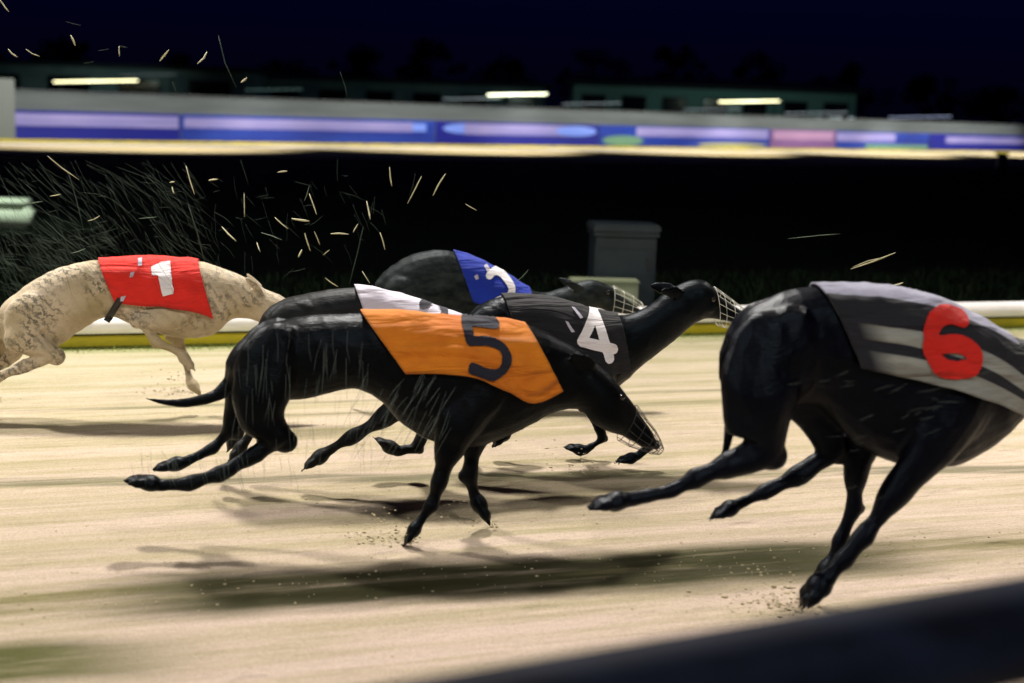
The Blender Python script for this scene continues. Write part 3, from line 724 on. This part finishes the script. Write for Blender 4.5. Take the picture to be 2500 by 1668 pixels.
d.leg(-.075, [(470, 735, .06), (410, 775, .052), (345, 790, .034), (385, 835, .022), (440, 862, .018)], (470, 895))
d.leg(.07, [(460, 760, .06), (430, 820, .036), (455, 880, .02), (462, 930, .015)], (485, 958))
d.blob(80, 770, .055, .11, .085, .045, 50); d.blob(470, 730, .06, .10, .06, .035, 60)
d.tail([(0, 800, .02), (-25, 850, .015), (-80, 900, .011), (-150, 930, .006)])
d.ear((640, 712), (600, 672), .022); d.finish(FUR_BRINDLE)
d.jacket([(243, 635, 288, 737, .64), (315, 631, 345, 745, .70), (385, 630, 408, 745, .8), (440, 633, 468, 754, .8), (485, 637, 528, 788, .8)], RED, seed=1)
d.lay('number_one', [[(368, 655), (392, 645), (414, 643), (416, 699), (425, 703), (424, 716), (399, 722), (394, 706), (386, 675), (371, 675)]], NUM_WHITE)
d.lay('badge', [[(334, 638), (344, 636), (346, 652), (336, 654)]], BADGE); d.lay('badge', [[(318, 668), (328, 666), (324, 678), (316, 680)]], BADGE); d.lay('badge', [[(296, 724), (308, 722), (302, 736), (294, 736)]], BADGE)
d.strap((300, 722), (262, 782)); d.eye(692, 742); d.nose(780, 811)

# --- trap 2: slate dog, blue jacket
d = Dog('g', (1080, 995), HD, 'slate grey greyhound in the blue jacket numbered 2, arching highest in the pack'); D2 = d
d.body([(915, 692, 940, 740, .05), (942, 660, 975, 800, .13), (988, 627, 1022, 820, .165), (1048, 612, 1065, 800, .155), (1110, 614, 1112, 790, .14), (1172, 636, 1155, 825, .155),
        (1230, 668, 1205, 850, .175), (1282, 700, 1262, 845, .165), (1330, 712, 1322, 815, .12), (1372, 703, 1372, 790, .10), (1408, 690, 1420, 765, .10), (1448, 682, 1455, 755, .105),
        (1488, 699, 1484, 762, .085), (1518, 724, 1510, 764, .05), (1548, 744, 1544, 768, .038), (1562, 756, 1560, 768, .024)])
d.leg(-.065, [(985, 720, .08), (1010, 800, .07), (1050, 870, .045), (1000, 940, .026), (985, 1000, .018)], (1010, 1045))
d.leg(.065, [(990, 730, .08), (1040, 830, .055), (1090, 900, .03), (1060, 980, .018)], (1090, 1020))
d.leg(-.07, [(1230, 770, .07), (1240, 860, .045), (1320, 960, .026), (1310, 1030, .018), (1270, 1075, .016)], (1235, 1105))
d.leg(.07, [(1240, 780, .06), (1280, 880, .036), (1350, 970, .02), (1400, 1040, .016)], (1430, 1068))
d.blob(1010, 735, .05, .11, .08, .04, -60); d.blob(1225, 775, .06, .10, .055, .035, -50)
d.tail([(925, 715, .02), (900, 780, .015), (880, 860, .01), (860, 930, .006)])
d.ear((1415, 706), (1372, 683), .024); d.finish(FUR_BLUE)
d.jacket([(1108, 613, 1150, 738, .62), (1155, 628, 1185, 755, .66), (1205, 652, 1215, 775, .68), (1250, 683, 1255, 795, .7), (1292, 706, 1305, 802, .72)], BLUE, seed=2)
d.stroke('number_two', [[(1196, 676), (1208, 666), (1226, 670), (1246, 694), (1252, 712), (1240, 726), (1216, 732), (1202, 746)], [(1202, 746), (1236, 770)]], 17, NUM_WHITE)
d.lay('badge', [[(1158, 676), (1166, 672), (1170, 682), (1162, 686)]], BADGE); d.lay('badge', [[(1184, 654), (1192, 650), (1200, 664), (1191, 668)]], BADGE)
d.eye(1478, 712); d.nose(1560, 762)
d.muzzle([(1498, 698, 1490, 774, .09), (1522, 710, 1512, 778, .08), (1545, 722, 1535, 782, .07), (1566, 738, 1558, 780, .055), (1576, 752, 1572, 774, .03)])

# --- trap 3: grey dog, white jacket
d = Dog('g', (900, 1190), HD, 'dark grey greyhound in the white jacket, half hidden behind the orange jacket'); D3 = d
d.body([(622, 805, 655, 850, .05), (648, 760, 700, 880, .13), (698, 729, 750, 890, .165), (780, 709, 820, 870, .16), (870, 703, 890, 865, .145), (950, 714, 952, 900, .155),
        (1030, 738, 1025, 940, .175), (1100, 763, 1095, 955, .185), (1160, 788, 1165, 950, .16), (1220, 815, 1225, 930, .12), (1275, 842, 1270, 940, .10), (1322, 868, 1305, 955, .10),
        (1365, 885, 1345, 965, .105), (1410, 910, 1385, 968, .085), (1450, 940, 1432, 975, .05), (1485, 965, 1475, 988, .036), (1500, 976, 1495, 988, .02)])
d.leg(-.065, [(715, 800, .08), (690, 880, .07), (665, 950, .045), (630, 1030, .026), (600, 1080, .018)], (570, 1110))
d.leg(.065, [(715, 820, .075), (660, 930, .04), (620, 1000, .025), (585, 1050, .018)], (560, 1090))
d.leg(-.07, [(1100, 850, .075), (1030, 945, .05), (935, 1020, .034), (862, 1066, .024), (800, 1102, .019)], (748, 1138))
d.leg(.07, [(1090, 870, .07), (1060, 980, .04), (1020, 1092, .022), (968, 1104, .018)], (922, 1072))
d.blob(720, 805, .05, .11, .08, .04, 60); d.blob(1100, 850, .06, .10, .06, .035, 60)
d.tail([(635, 820, .02), (600, 880, .015), (570, 960, .01), (555, 1010, .006)])
d.ear((1325, 880), (1280, 860), .024); d.finish(FUR_GREY)
d.jacket([(868, 703, 905, 810, .66), (945, 713, 970, 840, .7), (1030, 738, 1050, 870, .72), (1095, 762, 1120, 895, .72), (1155, 786, 1185, 905, .74)], WHITE, seed=3)
d.stroke('number_three', [[(1034, 752), (1060, 742), (1088, 756), (1090, 776), (1066, 786), (1094, 800), (1092, 824), (1062, 834), (1038, 824)]], 17, NUM_DARK)
d.eye(1372, 912); d.nose(1498, 984)

# --- trap 4: black dog, black jacket
d = Dog('g', (1400, 1138), HD, 'black greyhound in the black jacket with a white number 4, its muzzled head raised highest'); D4 = d
d.body([(1105, 830, 1138, 880, .05), (1135, 778, 1180, 900, .13), (1188, 736, 1232, 900, .16), (1250, 722, 1280, 880, .15), (1310, 724, 1322, 900, .15), (1370, 735, 1362, 940, .175),
        (1430, 752, 1415, 965, .185), (1482, 764, 1482, 965, .175), (1530, 768, 1538, 918, .14), (1574, 751, 1602, 868, .115), (1612, 724, 1650, 830, .10), (1652, 697, 1688, 800, .10),
        (1700, 684, 1712, 782, .108), (1730, 692, 1740, 780, .09), (1752, 714, 1762, 782, .06), (1780, 738, 1784, 786, .045), (1806, 756, 1804, 789, .04), (1824, 769, 1820, 787, .026)])
d.leg(-.065, [(1195, 810, .085), (1210, 900, .07), (1250, 960, .045), (1190, 1020, .026), (1160, 1060, .018)], (1130, 1085))
d.leg(.065, [(1195, 830, .08), (1240, 940, .045), (1290, 990, .028), (1240, 1050, .018)], (1215, 1075))
d.leg(-.07, [(1450, 870, .08), (1465, 960, .055), (1530, 1030, .034), (1590, 1085, .024), (1555, 1115, .018)], (1510, 1125))
d.leg(.07, [(1450, 890, .07), (1440, 990, .036), (1470, 1070, .02), (1430, 1100, .017)], (1390, 1092))
d.blob(1205, 820, .05, .11, .08, .04, -60); d.blob(1445, 870, .06, .11, .06, .035, -60)
d.tail([(1120, 850, .02), (1150, 960, .016), (1165, 1080, .013), (1130, 1180, .011), (1080, 1212, .009), (1000, 1213, .007), (950, 1219, .006), (912, 1233, .004)])
d.blob(1718, 742, .032, .038, .028, .02, -30); d.ear((1655, 712), (1600, 704), .030); d.finish(FUR_BLACK)
d.jacket([(1228, 725, 1262, 850, .64), (1310, 724, 1335, 870, .68), (1380, 738, 1400, 890, .7), (1440, 755, 1465, 910, .72), (1505, 767, 1530, 920, .74)], BLACKC, seed=4)
d.stroke('number_four', [[(1482, 872), (1458, 768), (1418, 832), (1494, 852)]], 23, NUM_WHITE)
for q_ in (((1400, 756), (1408, 758), (1426, 780), (1418, 782)), ((1380, 786), (1387, 788), (1402, 810), (1394, 812))): d.lay('badge', [list(q_)], BADGE)
d.eye(1732, 728); d.nose(1817, 779)
d.muzzle([(1744, 700, 1752, 796, .09), (1764, 714, 1768, 800, .08), (1788, 732, 1788, 802, .068), (1812, 750, 1808, 800, .056), (1832, 766, 1826, 793, .036)])

# --- trap 5: brown-black dog, orange jacket
d = Dog('g', (1000, 1318), HD, 'brown black greyhound in the orange jacket with a dark number 5'); D5 = d
d.body([(545, 915, 580, 960, .05), (562, 858, 640, 975, .13), (612, 812, 715, 975, .17), (695, 779, 785, 965, .175), (800, 767, 862, 950, .165), (900, 763, 925, 975, .165),
        (1000, 766, 985, 1040, .19), (1100, 775, 1070, 1085, .21), (1185, 780, 1160, 1092, .21), (1250, 786, 1250, 1062, .19), (1310, 800, 1335, 1015, .155), (1378, 832, 1392, 1000, .12),
        (1435, 872, 1420, 1005, .10), (1490, 915, 1445, 1030, .11), (1535, 965, 1485, 1055, .095), (1565, 1012, 1525, 1070, .055), (1592, 1055, 1562, 1088, .042), (1605, 1080, 1590, 1097, .025)])
d.leg(-.07, [(665, 870, .085), (640, 955, .08), (640, 1030, .062), (675, 1075, .042), (620, 1110, .028), (540, 1155, .024), (460, 1182, .022), (390, 1185, .02)], (320, 1172))
d.leg(.07, [(640, 890, .08), (590, 980, .05), (565, 1050, .03), (520, 1095, .02), (450, 1130, .016)], (390, 1140))
d.leg(-.075, [(1190, 930, .085), (1120, 1030, .065), (1092, 1110, .042), (1072, 1180, .027), (1052, 1235, .022), (1024, 1278, .017)], (990, 1322))
d.leg(.07, [(1200, 960, .07), (1155, 1080, .04), (1145, 1160, .024), (1158, 1210, .019)], (1188, 1262))
d.blob(660, 880, .055, .12, .09, .045, 60); d.blob(1190, 930, .065, .12, .065, .035, 60)
d.tail([(560, 935, .022), (530, 965, .017), (480, 980, .014), (430, 984, .012), (390, 980, .009), (358, 973, .005)])
d.ear((1440, 888), (1378, 856), .030); d.finish(FUR_BROWN)
d.jacket([(885, 764, 985, 900, .78), (980, 765, 1060, 898, .86), (1080, 773, 1145, 905, .86), (1165, 780, 1225, 945, .8), (1230, 785, 1300, 998, .68), (1285, 794, 1375, 968, .7)], ORANGE, nu=84, nv=72, seed=5, fold=0.012)
d.stroke('number_five', [[(1214, 800), (1142, 793), (1148, 836)], [(1148, 836), (1192, 834), (1230, 850), (1238, 884), (1216, 910), (1186, 912), (1150, 896)]], 21, NUM_DARK)
d.eye(1510, 965); d.nose(1600, 1088)
d.muzzle([(1556, 990, 1508, 1075, .085), (1578, 1022, 1536, 1090, .07), (1600, 1050, 1566, 1100, .06), (1614, 1076, 1588, 1108, .045), (1620, 1094, 1606, 1110, .025)], STRAP)

# --- trap 6: black dog, striped jacket, nearest and leaving the frame
d = Dog('g', (1980, 1505), HD, 'nearest black greyhound in the striped black and white jacket with a red 6'); D6 = d
d.body([(1782, 830, 1800, 890, .06), (1812, 772, 1850, 960, .155), (1872, 728, 1925, 990, .19), (1955, 704, 1990, 990, .19), (2050, 697, 2045, 1045, .19), (2130, 700, 2115, 1105, .205),
        (2220, 712, 2215, 1138, .225), (2310, 738, 2320, 1140, .225), (2392, 775, 2425, 1085, .20), (2455, 812, 2500, 1010, .165), (2530, 835, 2560, 965, .13), (2610, 850, 2615, 960, .115),
        (2680, 860, 2665, 975, .115), (2740, 895, 2715, 990, .095), (2790, 940, 2765, 1000, .058), (2840, 980, 2820, 1015, .045), (2860, 998, 2852, 1014, .025)])
d.leg(-.08, [(1875, 860, .10), (1855, 960, .095), (1850, 1050, .075), (1860, 1100, .05), (1780, 1135, .034), (1695, 1168, .026), (1640, 1196, .021), (1580, 1212, .02), (1530, 1220, .02)], (1455, 1232))
d.leg(.075, [(1920, 900, .09), (1990, 1010, .055), (2030, 1100, .04), (1950, 1160, .028), (1870, 1200, .022), (1800, 1232, .018)], (1745, 1258))
d.leg(-.08, [(2330, 960, .10), (2290, 1060, .075), (2235, 1140, .05), (2170, 1225, .034), (2108, 1310, .027), (2060, 1368, .026), (2018, 1412, .022)], (1965, 1468))
d.leg(.075, [(2180, 1000, .08), (2105, 1090, .045), (2088, 1170, .03), (2085, 1240, .024), (2050, 1320, .021), (2030, 1370, .018)], (1992, 1425))
d.blob(1880, 870, .065, .14, .10, .05, 70); d.blob(2330, 970, .075, .13, .075, .035, 60)
d.tail([(1805, 870, .024), (1790, 960, .018), (1780, 1060, .013), (1768, 1110, .008)])
d.ear((2665, 885), (2620, 860), .028); d.finish(FUR_NIGHT, 0.0055)
d.jacket([(1992, 699, 2062, 890, .74), (2080, 697, 2130, 905, .78), (2170, 704, 2220, 925, .8), (2260, 722, 2310, 950, .8), (2350, 755, 2415, 1000, .74), (2450, 812, 2505, 1060, .64)], STRIPE, nu=80, nv=72, seed=6, fold=0.010)
d.stroke('number_six', [[(2352, 782), (2312, 770), (2272, 790), (2254, 840), (2272, 892), (2320, 902), (2364, 888), (2366, 856), (2330, 834), (2276, 842)]], 40, NUM_RED)
d.nose(2858, 1008)

# ------------------------------------------------------------------ near outer rail, out of focus
NAVYR = mat('navy_rail', (0.010, 0.013, 0.030), 0.7, 0.06); q = NB(NAVYR)
q.color(q.ramp(q.noise(5, 4, 0.6, q.coord((0.5, 3, 3))), [(0.35, (0.0012, 0.0018, 0.006)), (0.7, (0.006, 0.010, 0.024))]))
def rail_pt(u, m=0.521, a=1.186, z=0.688):
    Dp = a / (1 - m * u); return Vector((u * Dp, (Dp - (CAM_H - z) * math.sin(PITCH)) / math.cos(PITCH), z))
P0, P1 = rail_pt(-0.36), rail_pt(0.36); dv = (P1 - P0).normalized()
base = P0 - dv * 3; root = empty('outer_rail', (base.x, base.y, 0))
tag(root, 'dark navy outer rail crossing the bottom right corner, out of focus', 'rail')
bm = bmesh.new(); tube(bm, [Vector((0, 0, base.z)), (P1 + dv * 5) - Vector((base.x, base.y, 0))], 0.052, 32); obj('rail_tube', bm, NAVYR, root)
for t in (0.8, 6.5):
    p = dv * t
    bm = bmesh.new(); tube(bm, [Vector((p.x, p.y, 0)), Vector((p.x, p.y, base.z - 0.05))], 0.025, 12); obj('rail_post', bm, NAVYR, root)

# ------------------------------------------------------------------ sand and grass thrown into the air
STRAW = mat('pale_straw', (0.50, 0.48, 0.30), 0.6, 0.3); STRAWG = mat('green_straw', (0.13, 0.19, 0.13), 0.7)
SPRAY = mat('fine_spray', (0.012, 0.032, 0.017), 0.8)
BRIGHT = [(0, 0, 22, 30, 4), (172, 86, 184, 112, 6), (20, 120, 43, 140, 5), (63, 120, 97, 138, 3), (291, 113, 292, 138, 3), (412, 122, 390, 149, 6), (505, 127, 482, 156, 6), (603, 190, 588, 202, 6),
 (116, 381, 193, 439, 3), (454, 405, 475, 475, 4), (414, 446, 426, 444, 5), (420, 456, 425, 473, 4), (509, 441, 531, 438, 5), (677, 421, 701, 418, 5), (951, 408, 957, 455, 5), (1029, 431, 995, 497, 4),
 (1088, 424, 1057, 478, 5), (1136, 498, 1164, 514, 3), (755, 473, 773, 524, 4), (755, 454, 743, 491, 2.5), (712, 534, 755, 540, 7), (671, 531, 704, 559, 4), (807, 571, 851, 572, 5), (874, 547, 862, 568, 4),
 (744, 570, 758, 613, 5), (767, 565, 781, 598, 3), (805, 610, 789, 623, 3), (737, 610, 728, 628, 6), (928, 568, 940, 610, 4), (895, 491, 904, 536, 5), (637, 568, 689, 586, 2.5), (627, 592, 635, 615, 3),
 (794, 679, 825, 700, 4), (542, 554, 577, 589, 5), (214, 540, 244, 527, 3), (338, 534, 384, 530, 2), (122, 479, 149, 474, 3), (68, 499, 104, 492, 2.5), (173, 619, 209, 607, 2.5), (596, 473, 597, 530, 3),
 (2077, 657, 2186, 617, 5), (2082, 652, 2160, 628, 3), (1923, 583, 2051, 571, 2), (2180, 697, 2205, 690, 5), (1255, 692, 1291, 658, 2), (884, 662, 903, 692, 3)]
def sliver(bm, A, B, r):
    m = (A + B) / 2 + Vector((random.gauss(0, 1), random.gauss(0, 1), random.gauss(0, 1))) * (B - A).length * 0.03
    tube(bm, [A, (A + m) / 2, m, (m + B) / 2, B], r, 5, [r * .35, r * .9, r, r * .95, r * .4])
for i, (a, b, c_, e, t) in enumerate(BRIGHT):
    dp = random.uniform(4.6, 5.2) if b < 700 else 4.4
    A, B = at_depth(a, b, dp), at_depth(c_, e, dp + random.uniform(-.04, .04)); bm = bmesh.new()
    sliver(bm, Vector((0, 0, 0)), B - A, t * 0.75 / F_PX * dp / 2)
    o = obj('flying_straw', bm, STRAW if t > 2.6 else STRAWG, loc=A)
    tag(o, 'short pale straw thrown up into the dark air by the dogs', 'straw', 'straws thrown up by the dogs')
FINE = [(533, 87, 577, 213, 5), (830, 175, 848, 243, 3), (160, 53, 197, 62, 2), (240, 124, 267, 120, 2), (421, 200, 433, 232, 3), (247, 205, 258, 225, 2), (205, 155, 230, 150, 2), (291, 113, 310, 117, 3),
 (587, 390, 607, 452, 2), (825, 387, 824, 443, 2), (1014, 423, 999, 478, 2), (904, 543, 928, 570, 2), (915, 480, 911, 525, 2), (910, 494, 899, 543, 2), (931, 512, 942, 549, 2), (704, 665, 747, 655, 2),
 (887, 554, 853, 694, 5), (167, 420, 206, 569, 4), (107, 536, 194, 610, 4), (198, 470, 274, 487, 2), (274, 487, 317, 521, 2), (235, 572, 289, 557, 2), (524, 518, 572, 554, 2), (262, 525, 314, 574, 2), (366, 536, 447, 621, 3), (357, 428, 423, 503, 2.5), (460, 500, 500, 640, 6)]
bm = bmesh.new()
for a, b, c_, e, t in FINE:
    dp = random.uniform(4.7, 5.4); sliver(bm, at_depth(a, b, dp), at_depth(c_, e, dp), t * 0.55 / F_PX * dp / 2)
def cloud(n, x0, x1, y0, y1, ang, sa, l0, l1, dp0, dp1, tt, bias=1.0):
    for i in range(n):
        x = random.uniform(x0, x1); y = y1 - (y1 - y0) * random.random() ** bias; a = math.radians(random.gauss(ang, sa)); ln = random.uniform(l0, l1); dp = random.uniform(dp0, dp1)
        sliver(bm, at_depth(x, y, dp), at_depth(x + math.cos(a) * ln, y + math.sin(a) * ln, dp), random.uniform(0.6, 1) * tt / F_PX * dp / 2)
cloud(300, -20, 460, 390, 650, 50, 14, 25, 150, 4.8, 6.0, 0.8, 1.0)
cloud(300, -20, 260, 560, 740, 30, 25, 20, 80, 5.4, 6.2, 0.8, 1.0)
cloud(60, 380, 900, 430, 640, 62, 18, 20, 70, 4.8, 5.6, 0.8, 1.0)
cloud(40, 0, 900, 430, 660, 170, 12, 15, 45, 4.8, 5.6, 0.9, 1.0)
tag(obj('grass_spray', bm, SPRAY), 'fine dark spray of grass and sand hanging in the air behind the dogs', 'spray', kind='stuff')
bm = bmesh.new()
cloud(70, 560, 900, 800, 1080, 92, 5, 30, 120, 3.55, 3.68, 0.75)
cloud(46, 880, 1130, 900, 1060, 118, 5, 40, 130, 3.55, 3.68, 0.8)
cloud(40, 320, 720, 1090, 1150, 80, 6, 30, 80, 3.55, 3.68, 0.75)
cloud(40, 1900, 2400, 900, 1250, -12, 10, 15, 60, 3.0, 3.15, 0.6)
tag(obj('sand_spray', bm, mat('pale_spray', (0.10, 0.13, 0.12), 0.7)), 'fine pale spray of sand falling in front of the nearest dogs', 'spray', kind='stuff')
